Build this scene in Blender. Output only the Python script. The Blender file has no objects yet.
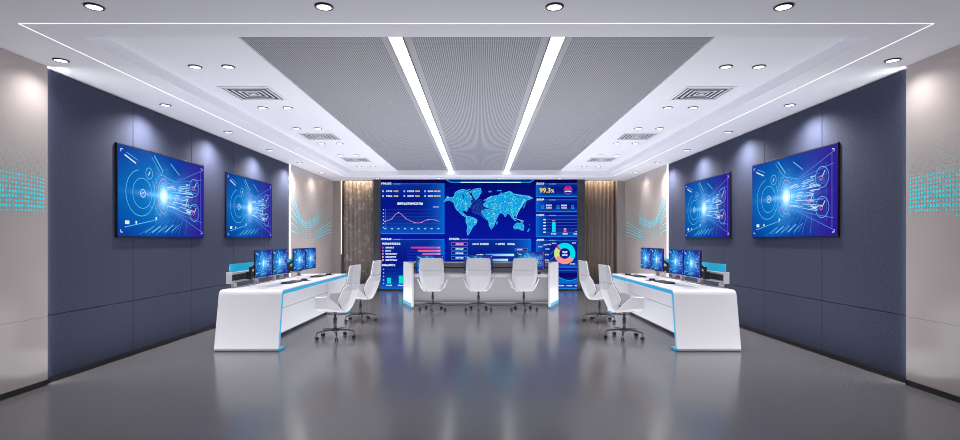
import bpy, bmesh, math, random
from mathutils import Vector, Matrix
random.seed(7)
PI = math.pi
sc = bpy.context.scene
C = sc.collection

# ------------------------------------------------------------------ room sizes (metres)
CAMX = 0.03
H = 3.077            # border ceiling height
HT = 3.185           # tray ceiling height
TX = 3.275           # tray half width
TY0, TY1 = 4.406, 13.76
PX = 2.10            # perforated panel half width
XB, XW = 4.185, 4.145  # faces of the blue padded wall and of the beige lacquer wall
Y0, YA, YZ, YB = -2.0, 5.15, 11.75, 15.15
VW = 14.75           # face of the video wall

def lin(c):
    c = c / 255.0
    return c / 12.92 if c <= 0.04045 else ((c + 0.055) / 1.055) ** 2.4
def rgb(r, g, b):
    return (lin(r), lin(g), lin(b), 1.0)

# ------------------------------------------------------------------ materials
def mat(name, col, rough=0.5, metal=0.0, spec=0.5, emit=None, estr=0.0, coat=0.0, trans=0.0):
    m = bpy.data.materials.new(name); m.use_nodes = True
    b = m.node_tree.nodes['Principled BSDF']
    b.inputs['Base Color'].default_value = col
    b.inputs['Roughness'].default_value = rough
    b.inputs['Metallic'].default_value = metal
    b.inputs['Specular IOR Level'].default_value = spec
    b.inputs['Coat Weight'].default_value = coat
    b.inputs['Transmission Weight'].default_value = trans
    if emit:
        b.inputs['Emission Color'].default_value = emit
        b.inputs['Emission Strength'].default_value = estr
    return m

def noise_mat(name, c1, c2, scale, rough=0.6, bump=0.0, detail=2.0, spec=0.5, stretch=(1, 1, 1), lo=0.35, hi=0.65, rough2=None, coat=0.0):
    m = mat(name, c1, rough, spec=spec, coat=coat)
    nt = m.node_tree; b = nt.nodes['Principled BSDF']
    tc = nt.nodes.new('ShaderNodeTexCoord'); mp = nt.nodes.new('ShaderNodeMapping')
    mp.inputs['Scale'].default_value = stretch
    n = nt.nodes.new('ShaderNodeTexNoise'); n.inputs['Scale'].default_value = scale; n.inputs['Detail'].default_value = detail
    r = nt.nodes.new('ShaderNodeValToRGB')
    r.color_ramp.elements[0].position = lo; r.color_ramp.elements[0].color = c1
    r.color_ramp.elements[1].position = hi; r.color_ramp.elements[1].color = c2
    nt.links.new(tc.outputs['Object'], mp.inputs['Vector']); nt.links.new(mp.outputs['Vector'], n.inputs['Vector'])
    nt.links.new(n.outputs['Fac'], r.inputs['Fac']); nt.links.new(r.outputs['Color'], b.inputs['Base Color'])
    if bump:
        bp = nt.nodes.new('ShaderNodeBump'); bp.inputs['Strength'].default_value = bump; bp.inputs['Distance'].default_value = 0.002
        nt.links.new(n.outputs['Fac'], bp.inputs['Height']); nt.links.new(bp.outputs['Normal'], b.inputs['Normal'])
    return m

M = {}
M['floor'] = noise_mat('floor_terrazzo', rgb(56, 55, 58), rgb(124, 122, 125), 95, rough=0.18, detail=3, spec=0.22, lo=0.3, hi=0.7)
M['ceiling'] = mat('ceiling_paint', rgb(226, 225, 232), 0.75, spec=0.2)
M['fabric_blue'] = noise_mat('blue_padded_fabric', rgb(43, 47, 64), rgb(63, 68, 90), 70, rough=0.85, bump=0.3, detail=5, spec=0.25, stretch=(1, 1, 1))
M['seam'] = mat('dark_seam', rgb(20, 22, 34), 0.8)
M['beige'] = noise_mat('beige_lacquer', rgb(176, 166, 162), rgb(181, 171, 167), 1.5, rough=0.15, detail=1, spec=0.5)
M['black'] = mat('black_plinth', rgb(14, 14, 17), 0.35)
M['white'] = mat('white_lacquer', rgb(188, 187, 191), 0.3, spec=0.4)
M['shaded_white_board'] = mat('shaded_white_board', rgb(150, 149, 153), 0.5, spec=0.3)  # white desk board, its shade put into a darker grey
M['white_in'] = mat('white_board', rgb(166, 165, 170), 0.42, spec=0.4)
M['cyan'] = mat('cyan_led', rgb(4, 50, 70), 0.5, spec=0.2, emit=rgb(8, 165, 218), estr=0.85)
M['led'] = mat('led_white', (1, 1, 1, 1), 0.5, emit=(1, 0.98, 1, 1), estr=1.5)
M['led_near'] = mat('led_white_strong', (1, 1, 1, 1), 0.5, emit=(0.95, 0.97, 1, 1), estr=32.0)
M['led_line'] = mat('led_line_white', (1, 1, 1, 1), 0.5, emit=(1, 1, 1, 1), estr=1.0)
M['linear'] = mat('linear_diffuser', (1, 1, 1, 1), 0.5, emit=(1, 0.985, 1, 1), estr=3.5)
M['lamp'] = mat('lamp_lens', (1, 1, 1, 1), 0.5, emit=(1, 0.98, 0.97, 1), estr=2.2)
M['warm'] = mat('warm_led', (1, 0.8, 0.6, 1), 0.5, emit=(1, 0.78, 0.52, 1), estr=1.3)
M['ring'] = mat('dark_ring', rgb(45, 45, 50), 0.3, metal=0.6)
M['trim_dark'] = mat('dark_trim', rgb(60, 60, 66), 0.4)
M['plain_panel'] = mat('plain_grey_panel', rgb(158, 158, 164), 0.6, spec=0.3)
M['shell'] = mat('chair_shell', rgb(163, 162, 166), 0.5, spec=0.3)
M['shell_rim'] = mat('chair_shell_rim', rgb(228, 228, 232), 0.4)
M['cushion'] = noise_mat('grey_cushion', rgb(108, 108, 112), rgb(120, 120, 124), 60, rough=0.9, bump=0.2)
M['iron'] = mat('dark_chair_metal', rgb(56, 56, 60), 0.4, metal=0.3)
M['rubber'] = mat('black_rubber', rgb(28, 28, 30), 0.5)
M['alu'] = mat('brushed_aluminium', rgb(178, 178, 182), 0.4, metal=0.1)
M['slot'] = mat('dark_slot', rgb(40, 40, 44), 0.6)
M['glass'] = mat('teal_acrylic_glow', rgb(60, 175, 205), 0.12, spec=0.5, emit=rgb(40, 175, 215), estr=0.4, trans=0.45)  # emission added to brighten the acrylic sheet, which is no lamp
M['bezel'] = mat('black_bezel', rgb(14, 15, 22), 0.5, spec=0.2)
M['plastic'] = mat('black_plastic', rgb(24, 24, 27), 0.45)
M['keys'] = mat('dark_keys', rgb(52, 52, 58), 0.5)
M['vwframe'] = noise_mat('dark_metal_frame', rgb(38, 41, 44), rgb(52, 56, 60), 6, rough=0.3, spec=0.5, stretch=(3, 3, 0.3))
M['curtain_brown'] = noise_mat('brown_curtain_cloth', rgb(128, 114, 108), rgb(140, 126, 119), 90, rough=0.9, spec=0.1)
M['curtain_grey'] = noise_mat('sheer_grey_curtain_cloth', rgb(152, 142, 137), rgb(188, 182, 180), 7, rough=0.85, spec=0.1, detail=8, stretch=(1.5, 0.2, 1.5), lo=0.54, hi=0.66)
M['back_panel'] = mat('back_wall_lacquer', rgb(150, 142, 140), 0.3)

def perforated():
    m = mat('perforated_ceiling', rgb(160, 160, 166), 0.6, spec=0.3)
    nt = m.node_tree; b = nt.nodes['Principled BSDF']
    tc = nt.nodes.new('ShaderNodeTexCoord'); mp = nt.nodes.new('ShaderNodeMapping')
    mp.inputs['Rotation'].default_value = (0, 0, 0)
    v = nt.nodes.new('ShaderNodeTexVoronoi'); v.voronoi_dimensions = '2D'; v.inputs['Randomness'].default_value = 0.0
    v.inputs['Scale'].default_value = 1 / 0.0205
    r = nt.nodes.new('ShaderNodeValToRGB')
    r.color_ramp.elements[0].position = 0.30; r.color_ramp.elements[0].color = rgb(58, 58, 64)
    r.color_ramp.elements[1].position = 0.36; r.color_ramp.elements[1].color = rgb(160, 160, 166)
    nt.links.new(tc.outputs['Object'], mp.inputs['Vector']); nt.links.new(mp.outputs['Vector'], v.inputs['Vector'])
    nt.links.new(v.outputs['Distance'], r.inputs['Fac']); nt.links.new(r.outputs['Color'], b.inputs['Base Color'])
    return m
M['perf'] = perforated()

def attr_mat(name, strength, rough=0.3, emit=True, sp=0.3):
    m = mat(name, (0.002, 0.002, 0.003, 1), rough, spec=sp)
    nt = m.node_tree; b = nt.nodes['Principled BSDF']
    a = nt.nodes.new('ShaderNodeVertexColor'); a.layer_name = 'Col'
    if emit:
        nt.links.new(a.outputs['Color'], b.inputs['Emission Color']); b.inputs['Emission Strength'].default_value = strength
    else:
        nt.links.new(a.outputs['Color'], b.inputs['Base Color'])
    return m
M['screen'] = attr_mat('lit_screen', 1.0, sp=0.0)
M['screen_wall'] = attr_mat('lit_video_wall', 1.0, rough=0.4, sp=0.0)
M['print'] = attr_mat('printed_pattern', 0, rough=0.3, emit=False)

# ------------------------------------------------------------------ mesh builder
class MB:
    def __init__(s, T=None):
        s.v = []; s.f = []; s.m = []; s.sm = []; s.T = T
    def add(s, verts, faces, mi=0, smooth=False):
        n = len(s.v)
        for p in verts:
            s.v.append(tuple(s.T @ Vector(p)) if s.T else tuple(p))
        for f in faces:
            s.f.append([n + i for i in f]); s.m.append(mi); s.sm.append(smooth)
        return s
    def box(s, a, b, mi=0):
        x0, y0, z0 = [min(a[i], b[i]) for i in range(3)]; x1, y1, z1 = [max(a[i], b[i]) for i in range(3)]
        return s.add([(x0,y0,z0),(x1,y0,z0),(x1,y1,z0),(x0,y1,z0),(x0,y0,z1),(x1,y0,z1),(x1,y1,z1),(x0,y1,z1)],
                     [(0,3,2,1),(4,5,6,7),(0,1,5,4),(1,2,6,5),(2,3,7,6),(3,0,4,7)], mi)
    def cyl(s, c, r, z0, z1, n=24, mi=0, r2=None, smooth=True):
        r2 = r if r2 is None else r2
        vs = [(c[0] + r*math.cos(2*PI*i/n), c[1] + r*math.sin(2*PI*i/n), z0) for i in range(n)]
        vs += [(c[0] + r2*math.cos(2*PI*i/n), c[1] + r2*math.sin(2*PI*i/n), z1) for i in range(n)]
        s.add(vs, [(i, (i+1) % n, n+(i+1) % n, n+i) for i in range(n)], mi, smooth)
        s.add(vs, [tuple(range(n-1, -1, -1)), tuple(range(n, 2*n))], mi, False)
        return s
    def lathe(s, prof, c=(0, 0), n=24, mi=0, smooth=True, closed=True):
        k = len(prof); vs = []
        for r, z in prof:
            vs += [(c[0] + r*math.cos(2*PI*i/n), c[1] + r*math.sin(2*PI*i/n), z) for i in range(n)]
        fs = []
        rng = range(k) if closed else range(k-1)
        for j in rng:
            j2 = (j+1) % k
            fs += [(j*n+i, j*n+(i+1) % n, j2*n+(i+1) % n, j2*n+i) for i in range(n)]
        return s.add(vs, fs, mi, smooth)
    def tube(s, pts, rad, n=10, mi=0, smooth=True, flat=1.0):
        pts = [Vector(p) for p in pts]; k = len(pts)
        rad = rad if isinstance(rad, (list, tuple)) else [rad]*k
        vs = []
        for i, p in enumerate(pts):
            d = (pts[min(i+1, k-1)] - pts[max(i-1, 0)]).normalized()
            up = Vector((0, 0, 1)) if abs(d.z) < 0.95 else Vector((0, 1, 0))
            a = d.cross(up).normalized(); b = a.cross(d).normalized()
            vs += [tuple(p + (a*math.cos(2*PI*j/n) + b*math.sin(2*PI*j/n)*flat)*rad[i]) for j in range(n)]
        fs = []
        for i in range(k-1):
            fs += [(i*n+j, i*n+(j+1) % n, (i+1)*n+(j+1) % n, (i+1)*n+j) for j in range(n)]
        s.add(vs, fs, mi, smooth)
        return s.add(vs, [tuple(range(n)), tuple(range((k-1)*n, k*n))], mi, False)
    def prism(s, poly, axis, a, b, mi=0):
        # poly: 2D points; axis 'x' -> (y,z) extruded in x ; 'y' -> (x,z) ; 'z' -> (x,y)
        n = len(poly)
        def P(q, t):
            return (t, q[0], q[1]) if axis == 'x' else ((q[0], t, q[1]) if axis == 'y' else (q[0], q[1], t))
        return s.add([P(q, a) for q in poly] + [P(q, b) for q in poly],
                     [tuple(range(n)), tuple(range(2*n-1, n-1, -1))] + [(i, n+i, n+(i+1) % n, (i+1) % n) for i in range(n)], mi)
    def ribbon(s, outer, inner, a, b, mi=0, smooth=False):
        # band between two 2D (y,z) polylines, extruded in x: quads only
        n = len(outer)
        vs = [(a, q[0], q[1]) for q in outer] + [(a, q[0], q[1]) for q in inner] + [(b, q[0], q[1]) for q in outer] + [(b, q[0], q[1]) for q in inner]
        side = []
        for i in range(n-1):
            side += [(i, i+1, n+i+1, n+i), (2*n+i, 3*n+i, 3*n+i+1, 2*n+i+1)]
        side += [(0, n, 3*n, 2*n), (n-1, 3*n-1, 4*n-1, 2*n-1)]
        skin = []
        for i in range(n-1):
            skin += [(i, 2*n+i, 2*n+i+1, i+1), (n+i, n+i+1, 3*n+i+1, 3*n+i)]
        return s.add(vs, side + skin, mi, smooth)
    def build(s, name, mats, parent=None, bevel=0.0, loc=None, seg=2):
        me = bpy.data.meshes.new(name)
        me.from_pydata(s.v, [], s.f)
        mats = mats if isinstance(mats, (list, tuple)) else [mats]
        for m in mats: me.materials.append(m)
        for p, mi, sm in zip(me.polygons, s.m, s.sm):
            p.material_index = mi; p.use_smooth = sm
        bm = bmesh.new(); bm.from_mesh(me)
        bmesh.ops.remove_doubles(bm, verts=bm.verts, dist=1e-5)
        bmesh.ops.recalc_face_normals(bm, faces=bm.faces); bm.to_mesh(me); bm.free()
        o = bpy.data.objects.new(name, me); C.objects.link(o)
        if parent: o.parent = parent
        if loc: o.location = loc
        if bevel:
            b = o.modifiers.new('bevel', 'BEVEL'); b.width = bevel; b.segments = seg; b.limit_method = 'ANGLE'; b.angle_limit = math.radians(40)
            b.harden_normals = False
        return o

def tag(o, label, cat, group=None):
    o['label'] = label; o['category'] = cat
    if group: o['group'] = group
    return o
def empty(name, loc, rz=0, label=None, cat=None, group=None):
    o = bpy.data.objects.new(name, None); C.objects.link(o); o.empty_display_size = 0.1
    o.location = loc; o.rotation_euler = (0, 0, rz)
    if label: tag(o, label, cat, group)
    return o
def struct(o):
    o['kind'] = 'structure'; return o
def copy_tree(o, parent=None):
    c = o.copy(); C.objects.link(c)
    if parent: c.parent = parent
    for ch in list(o.children): copy_tree(ch, c)
    return c

# ------------------------------------------------------------------ graphic builder: flat shapes with a colour each, for screens and prints
class Gfx:
    # x to the right, y up, in metres; drawn in the local XZ plane and seen from -Y
    def __init__(s, dz=0.0006):
        s.v = []; s.f = []; s.c = []; s.dz = dz; s.layer = 0
    def _add(s, pts, faces, cols):
        n = len(s.v); y = -s.dz*s.layer
        s.v += [(p[0], y, p[1]) for p in pts]; s.c += cols
        s.f += [[n+i for i in f] for f in faces]
    def poly(s, pts, col):
        s._add(pts, [list(range(len(pts)))], [col]*len(pts))
    def rect(s, x0, y0, x1, y1, col, col2=None):
        col2 = col2 or col
        s._add([(x0,y0),(x1,y0),(x1,y1),(x0,y1)], [[0,1,2,3]], [col, col2, col2, col])
    def line(s, p, q, w, col):
        dx, dy = q[0]-p[0], q[1]-p[1]; L = math.hypot(dx, dy) or 1e-9
        nx, ny = -dy/L*w/2, dx/L*w/2
        s._add([(p[0]+nx,p[1]+ny),(p[0]-nx,p[1]-ny),(q[0]-nx,q[1]-ny),(q[0]+nx,q[1]+ny)], [[0,1,2,3]], [col]*4)
    def path(s, pts, w, col):
        for a, b in zip(pts, pts[1:]): s.line(a, b, w, col)
    def ring(s, cx, cy, r, w, col, a0=0, a1=2*PI, n=48, sx=1.0):
        pts = []
        for i in range(n+1):
            t = a0 + (a1-a0)*i/n
            pts += [(cx+(r+w/2)*math.cos(t)*sx, cy+(r+w/2)*math.sin(t)), (cx+(r-w/2)*math.cos(t)*sx, cy+(r-w/2)*math.sin(t))]
        s._add(pts, [[2*i, 2*i+1, 2*i+3, 2*i+2] for i in range(n)], [col]*len(pts))
    def grid(s, x0, y0, x1, y1, nx, ny, fn):
        pts = []; cols = []
        for j in range(ny+1):
            for i in range(nx+1):
                u, v = i/nx, j/ny
                pts.append((x0+(x1-x0)*u, y0+(y1-y0)*v)); cols.append(fn(u, v))
        s._add(pts, [[j*(nx+1)+i, j*(nx+1)+i+1, (j+1)*(nx+1)+i+1, (j+1)*(nx+1)+i] for j in range(ny) for i in range(nx)], cols)
    def glyphs(s, x0, yc, x1, h, col, rng, wf=0.95):
        # illegible little characters: strokes inside a square cell
        n = max(1, round((x1-x0)/(h*wf))); w = (x1-x0)/n; t = h*0.2
        for k in range(n):
            a = x0 + k*w + w*0.06; b = x0 + (k+1)*w - w*0.1
            for q in rng.sample([0, 0.25, 0.5, 0.75, 1.0], 3):
                y = yc - h/2 + q*(h - t) + t/2
                s.line((a, y), (b, y), t, col)
            for q in rng.sample([0.1, 0.35, 0.6, 0.9], 2):
                x = a + (b-a)*q
                s.line((x, yc-h/2), (x, yc+h/2), t, col)
    def mesh_of_text(s, txt, x, y, size, col, bold=0.0):
        cu = bpy.data.curves.new('txt', 'FONT'); cu.body = txt; cu.size = size; cu.offset = bold
        o = bpy.data.objects.new('txt', cu); C.objects.link(o)
        dg = bpy.context.evaluated_depsgraph_get(); me = o.evaluated_get(dg).to_mesh()
        s._add([(x+v.co.x, y+v.co.y) for v in me.vertices], [list(p.vertices) for p in me.polygons], [col]*len(me.vertices))
        o.evaluated_get(dg).to_mesh_clear(); bpy.data.objects.remove(o); bpy.data.curves.remove(cu)
    def mesh(s, name, m):
        me = bpy.data.meshes.new(name); me.from_pydata(s.v, [], s.f); me.materials.append(m)
        ca = me.color_attributes.new('Col', 'FLOAT_COLOR', 'POINT')
        for i, c in enumerate(s.c): ca.data[i].color = (c[0], c[1], c[2], 1)
        return me
def link_mesh(name, me, parent=None, loc=(0, 0, 0), rz=0):
    o = bpy.data.objects.new(name, me); C.objects.link(o); o.location = loc; o.rotation_euler = (0, 0, rz)
    if parent: o.parent = parent
    return o

def mixc(a, b, t):
    t = max(0, min(1, t)); return tuple(a[i]*(1-t)+b[i]*t for i in range(3))
def addc(a, b, k=1.0):
    return tuple(a[i]+b[i]*k for i in range(3))

# ------------------------------------------------------------------ structure
b = MB(); b.box((-4.4, Y0, -0.1), (4.4, 15.8, 0)); struct(b.build('floor', M['floor']))

b = MB()
b.box((-4.4, Y0, H), (4.4, TY0, 3.32)); b.box((-4.4, TY1, H), (4.4, YB, 3.32))
b.box((-4.4, TY0, H), (-TX, TY1, 3.32)); b.box((TX, TY0, H), (4.4, TY1, 3.32))
b.box((-TX, TY0, HT), (-PX, TY1, 3.32)); b.box((PX, TY0, HT), (TX, TY1, 3.32))
b.box((-4.4, YB, 3.27), (4.4, 15.8, 3.32))
ceiling = struct(b.build('ceiling', M['ceiling']))
LX0, LX1 = 0.66, 0.78      # linear light, inner and outer edge
b = MB()
zp = HT + 0.02
for x0, x1 in ((-PX, -LX1-0.075), (-LX0+0.075, LX0-0.075), (LX1+0.075, PX)):
    b.box((x0, TY0, zp), (x1, TY1, 3.30), 0)
for s in (-1, 1):
    b.box((s*(LX1+0.008), TY0, zp), (s*(LX1+0.075), TY1, 3.30), 1)
    b.box((s*(LX0-0.008), TY0, zp), (s*(LX0-0.075), TY1, 3.30), 1)
struct(b.build('ceiling_perforated_panel', [M['perf'], M['plain_panel']]))

SEAMS = [YA+0.035, 6.48, 7.80, 9.12, 10.44, YZ]
def side_wall(s, side):
    b = MB()
    b.box((s*(XB+0.03), YA, 0), (s*(XB+0.2), YZ, H+0.02), 1)
    for y0, y1 in zip(SEAMS, SEAMS[1:]):
        for z0, z1 in ((0.055, 0.66), (0.666, H-0.012)):
            b.box((s*XB, y0+0.003, z0), (s*(XB+0.03), y1-0.003, z1), 0)
    struct(b.build('wall_'+side, [M['fabric_blue'], M['seam']], bevel=0.003, seg=1))
    for nm, y0, y1, js in (('near', Y0, YA, (2.4,)), ('far', YZ, YB+0.02, (13.6,))):
        b = MB(); b.box((s*(XW+0.006), y0, 0), (s*(XW+0.24), y1, H+0.02), 1)
        ys = [y0] + [j for j in js if y0 < j < y1] + [y1]
        for a, c in zip(ys, ys[1:]):
            for z0, z1 in ((0.055, 0.66), (0.662, H-0.002)):
                b.box((s*XW, a+(0.001 if a != y0 else 0), z0), (s*(XW+0.006), c-(0.001 if c != y1 else 0), z1), 0)
        struct(b.build('wall_%s' % side, [M['beige'], M['seam']]))
    b = MB()
    b.box((s*(XW-0.004), Y0, 0), (s*(XW+0.01), YA, 0.055)); b.box((s*(XB-0.004), YA, 0), (s*(XB+0.01), YZ, 0.055)); b.box((s*(XW-0.004), YZ, 0), (s*(XW+0.01), YB, 0.055))
    b.box((s*(XW-0.004), YA-0.02, 0), (s*(XB+0.01), YA, 0.055))
    struct(b.build('baseboard_'+side, M['black']))
side_wall(-1, 'left'); side_wall(1, 'right')
b = MB()
b.box((-4.4, 15.6, 0), (4.4, 15.8, 3.3))
for s in (-1, 1): b.box((s*3.93, YB, 0), (s*4.4, 15.62, 3.3))
struct(b.build('wall_back', M['back_panel']))
b = MB(); b.box((-4.4, Y0-0.1, 0), (4.4, Y0, 3.3)); struct(b.build('wall_front', M['beige']))

# ---- printed patterns on the beige panels (children of a wall would be setting; each is a mural decal thing of its own)
def dots(s):
    g = Gfx(0.0004); rng = random.Random(3)
    y = 1.4
    cols = 0
    while y < YA-0.05:
        for i in range(24):
            z = 1.59 + 0.0405*i + 0.045*math.sin((y-4.3)*2.0 + i*0.10)
            if i <= 9:
                sz = 0.0090 + 0.0042*math.sin(PI*min(1, (i+1)/8)) ; sz *= (1.0 if i not in (1, 3) else 0.75)
                if i == 0 and math.sin(y*3.1+1.2) < 0.2: continue
                c = rgb(0, 250, 255) if rng.random() < 0.9 else rgb(120, 200, 200)
            else:
                sz = 0.0075*(1-(i-9)/17)
                c = rgb(176, 138, 132) if (i + cols) % 3 == 0 else rgb(130, 205, 205)
            x = y if s < 0 else -y
            g.rect(x-sz*0.85, z-sz, x+sz*0.85, z+sz, c)
        y += 0.033; cols += 1
    return g.mesh('dot_pattern', M['print'])
def waves(s):
    g = Gfx(0.0004)
    def ctrl(k):
        f = k/10
        return [(0.0, 2.42-0.80*f), (0.23, 1.87-0.42*f), (0.45, 1.90-0.55*f), (0.7, 2.16-0.72*f), (1.0, 2.46-0.93*f)]
    def ev(k, t):
        p = ctrl(k); 
        for i in range(len(p)-1):
            if p[i][0] <= t <= p[i+1][0] + 1e-6:
                p0 = p[max(i-1, 0)][1]; p1 = p[i][1]; p2 = p[i+1][1]; p3 = p[min(i+2, len(p)-1)][1]
                q = (t-p[i][0])/(p[i+1][0]-p[i][0])
                return 0.5*(2*p1+(p2-p0)*q+(2*p0-5*p1+4*p2-p3)*q*q+(3*p1-p0-3*p2+p3)*q**3)
        return p[-1][1]
    for k in range(11):
        t = 0.0
        while t < 0.985:
            z = ev(k, t); z2 = ev(k, min(1, t+0.026))
            bright = (0.12 < t < 0.62 and k in (0, 1, 2, 3)) or (t > 0.5 and k in (6, 7, 8, 9)) or (t <= 0.12 and k % 2 == 0)
            c = rgb(70, 230, 245) if bright else rgb(140, 186, 190)
            w = 0.024 if bright else 0.012
            yy = YZ+0.05 + t*3.25
            dx = 0.075
            x = yy if s < 0 else -yy
            x2 = yy+dx if s < 0 else -(yy+dx)
            if yy+dx < YB: g.line((x, z), (x2, z2), w, c)
            t += 0.031
    return g.mesh('wave_pattern', M['print'])
for s, side, rot in ((-1, 'left', PI/2), (1, 'right', -PI/2)):
    o = link_mesh('dot_mural', dots(s), loc=(s*(XW-0.0015), 0, 0), rz=rot)
    tag(o, 'band of cyan square dots printed on near beige %s wall panel' % side, 'wall mural', 'printed wall murals')
    o = link_mesh('wave_mural', waves(s), loc=(s*(XW-0.0015), 0, 0), rz=rot)
    tag(o, 'cyan wavy dashed lines printed on far beige %s wall beside the curtain' % side, 'wall mural', 'printed wall murals')

# ------------------------------------------------------------------ lamps
def add_light(kind, name, loc, energy, color=(1, 0.98, 0.97), parent=None, **kw):
    l = bpy.data.lights.new(name, kind); l.energy = energy; l.color = color
    for k, v in kw.items(): setattr(l, k, v)
    o = bpy.data.objects.new(name, l); C.objects.link(o); o.location = loc
    if parent: o.parent = parent
    return o
def make_downlight():
    r = empty('downlight', (0, 0, 0))
    MB().lathe([(0.052, -0.002), (0.052, -0.010), (0.064, -0.008), (0.068, 0.001)], n=32).build('trim_ring', M['ring'], r)
    MB().cyl((0, 0), 0.052, -0.006, -0.001, n=32).build('lamp_lens', M['lamp'], r)
    return r
dl_proto = make_downlight(); first = [True]
def downlight(x, y, z, label, group, power, size=95, blend=0.8, white=False):
    o = dl_proto if first[0] else copy_tree(dl_proto); first[0] = False
    o.location = (x, y, z); tag(o, label, 'ceiling light', group)
    add_light('SPOT', 'downlight_beam', (x, y, z-0.03), power, spot_size=math.radians(size), spot_blend=blend, shadow_soft_size=0.04)
ORD = ['first', 'second', 'third', 'fourth', 'fifth', 'sixth']
PW = 62
for s, side in ((-1, 'left'), (1, 'right')):
    for i, y in enumerate((4.97, 6.62, 8.27, 9.92, 11.55, 13.19)):
        downlight(s*3.875, y, H, 'round recessed downlight in ceiling border above the %s wall, %s from the front' % (side, ORD[i]), 'downlights along the side walls', PW*(3.0 if YA < y < YZ else 0.45), 150, 1.0)
    for i, y in enumerate((5.487, 7.19, 8.52, 9.845, 11.21, 12.95)):
        for x, w in ((2.90, 'outer'), (2.56, 'inner')):
            downlight(s*x, y, HT, 'round recessed downlight in the %s tray, %s of the %s pair from the front' % (side, w, ORD[i]), 'paired downlights in the ceiling tray', PW*(0.5 if y < 6 else 0.85))
for i, x in enumerate((-2.74, -1.09, 0.565, 2.21)):
    downlight(x, 3.83, H, 'round recessed downlight nearest the viewer, %s from the left' % ORD[i], 'downlights across the near ceiling', PW*0.5)
for i, x in enumerate((-2.74, -1.09, 0.54, 2.19)):
    downlight(x, 14.42, H, 'small recessed downlight just before the video wall, %s from the left' % ORD[i], 'downlights in front of the video wall', PW*0.12, 80)

for s, side in ((-1, 'left'), (1, 'right')):
    r = empty('linear_light', (s*(LX0+LX1)/2, 0, HT+0.02), 0, 'long white linear light in the perforated ceiling, %s one of the two' % side, 'ceiling light', 'linear ceiling lights')
    hw = (LX1-LX0)/2
    MB().box((-hw, TY0+0.005, -0.012), (hw, TY1-0.005, 0.03)).build('diffuser', M['linear'], r)
    b = MB()
    for q in (-1, 1): b.box((q*(hw+0.001), TY0, -0.014), (q*(hw+0.008), TY1, 0.03))
    b.build('side_trim', M['trim_dark'], r)
for x in (-2.74, -1.09, 0.565, 2.21):
    for y in (2.2, 0.6, -1.0): add_light('SPOT', 'downlight_beam', (x, y, H-0.03), PW*0.14, spot_size=math.radians(120), spot_blend=0.8, shadow_soft_size=0.05)  # unseen spots added behind the camera for front light, no fixtures
for s in (-1, 1):
    for y in (3.32, 1.67, 0.0): add_light('SPOT', 'downlight_beam', (s*3.875, y, H-0.03), PW*0.45, spot_size=math.radians(150), spot_blend=1.0, shadow_soft_size=0.05)  # side rows carried on out of view as added beams without fixtures
# thin light line set in the border around the tray
r = MB(); lx = 3.545; ly0, ly1 = 4.13, 13.98; w = 0.0019
r.box((-lx-w, ly0-w, H-0.003), (lx+w, ly0+w, H+0.01)); r.box((-lx-w, ly1-w, H-0.003), (lx+w, ly1+w, H+0.01))
for s in (-1, 1): r.box((s*lx-w, ly0+w, H-0.003), (s*lx+w, ly1-w, H+0.01))
tag(r.build('ceiling_light_line', M['led_line']), 'thin white light line running as a rectangle around the ceiling tray', 'ceiling light')
# vertical strips at both ends of the blue padding
for s, side in ((-1, 'left'), (1, 'right')):
    o = MB().box((s*(XW+0.002), YZ-0.012, 0.06), (s*(XW+0.030), YZ, H-0.005)).build('wall_light_strip', M['led'])
    tag(o, 'vertical white light strip at the far end of the %s blue wall' % side, 'wall light', 'vertical wall light strips')
    o = MB().box((s*(XW+0.020), YA, 0.06), (s*(XB+0.02), YA+0.004, H-0.005)).build('wall_light_strip', M['led_near'])
    tag(o, 'vertical white light strip at the near end of the %s blue wall' % side, 'wall light', 'vertical wall light strips')

# air vents
def make_vent():
    r = empty('air_vent', (0, 0, 0))
    b = MB(); a = 0.30
    for z0, z1, o_, i_ in ((-0.008, 0.0, 0.30, 0.272),):
        b.box((-o_, -o_, z0), (o_, -i_, z1)); b.box((-o_, i_, z0), (o_, o_, z1)); b.box((-o_, -i_, z0), (-i_, i_, z1)); b.box((i_, -i_, z0), (o_, i_, z1))
    b.build('vent_frame', M['ceiling'], r, bevel=0.002)
    MB().box((-0.272, -0.272, -0.0015), (0.272, 0.272, 0.0)).build('vent_backing', M['black'], r)
    b = MB()
    for k in range(4):
        o_ = 0.250 - k*0.058; i_ = o_ - 0.018; z0, z1 = -0.0085, -0.002
        b.box((-o_, -o_, z0), (o_, -i_, z1)); b.box((-o_, i_, z0), (o_, o_, z1)); b.box((-o_, -i_, z0), (-i_, i_, z1)); b.box((i_, -i_, z0), (o_, i_, z1))
    b.box((-0.03, -0.03, -0.011), (0.03, 0.03, -0.002))
    b.build('louvers', M['ceiling'], r)
    return r
vp = make_vent()
for s, side in ((-1, 'left'), (1, 'right')):
    for i, y in enumerate((6.50, 9.19, 11.84)):
        o = vp if (s == -1 and i == 0) else copy_tree(vp)
        o.location = (s*2.73, y, HT)
        tag(o, 'square louvered air vent in the %s ceiling tray, %s from the front' % (side, ORD[i]), 'air vent', 'ceiling air vents')

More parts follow.
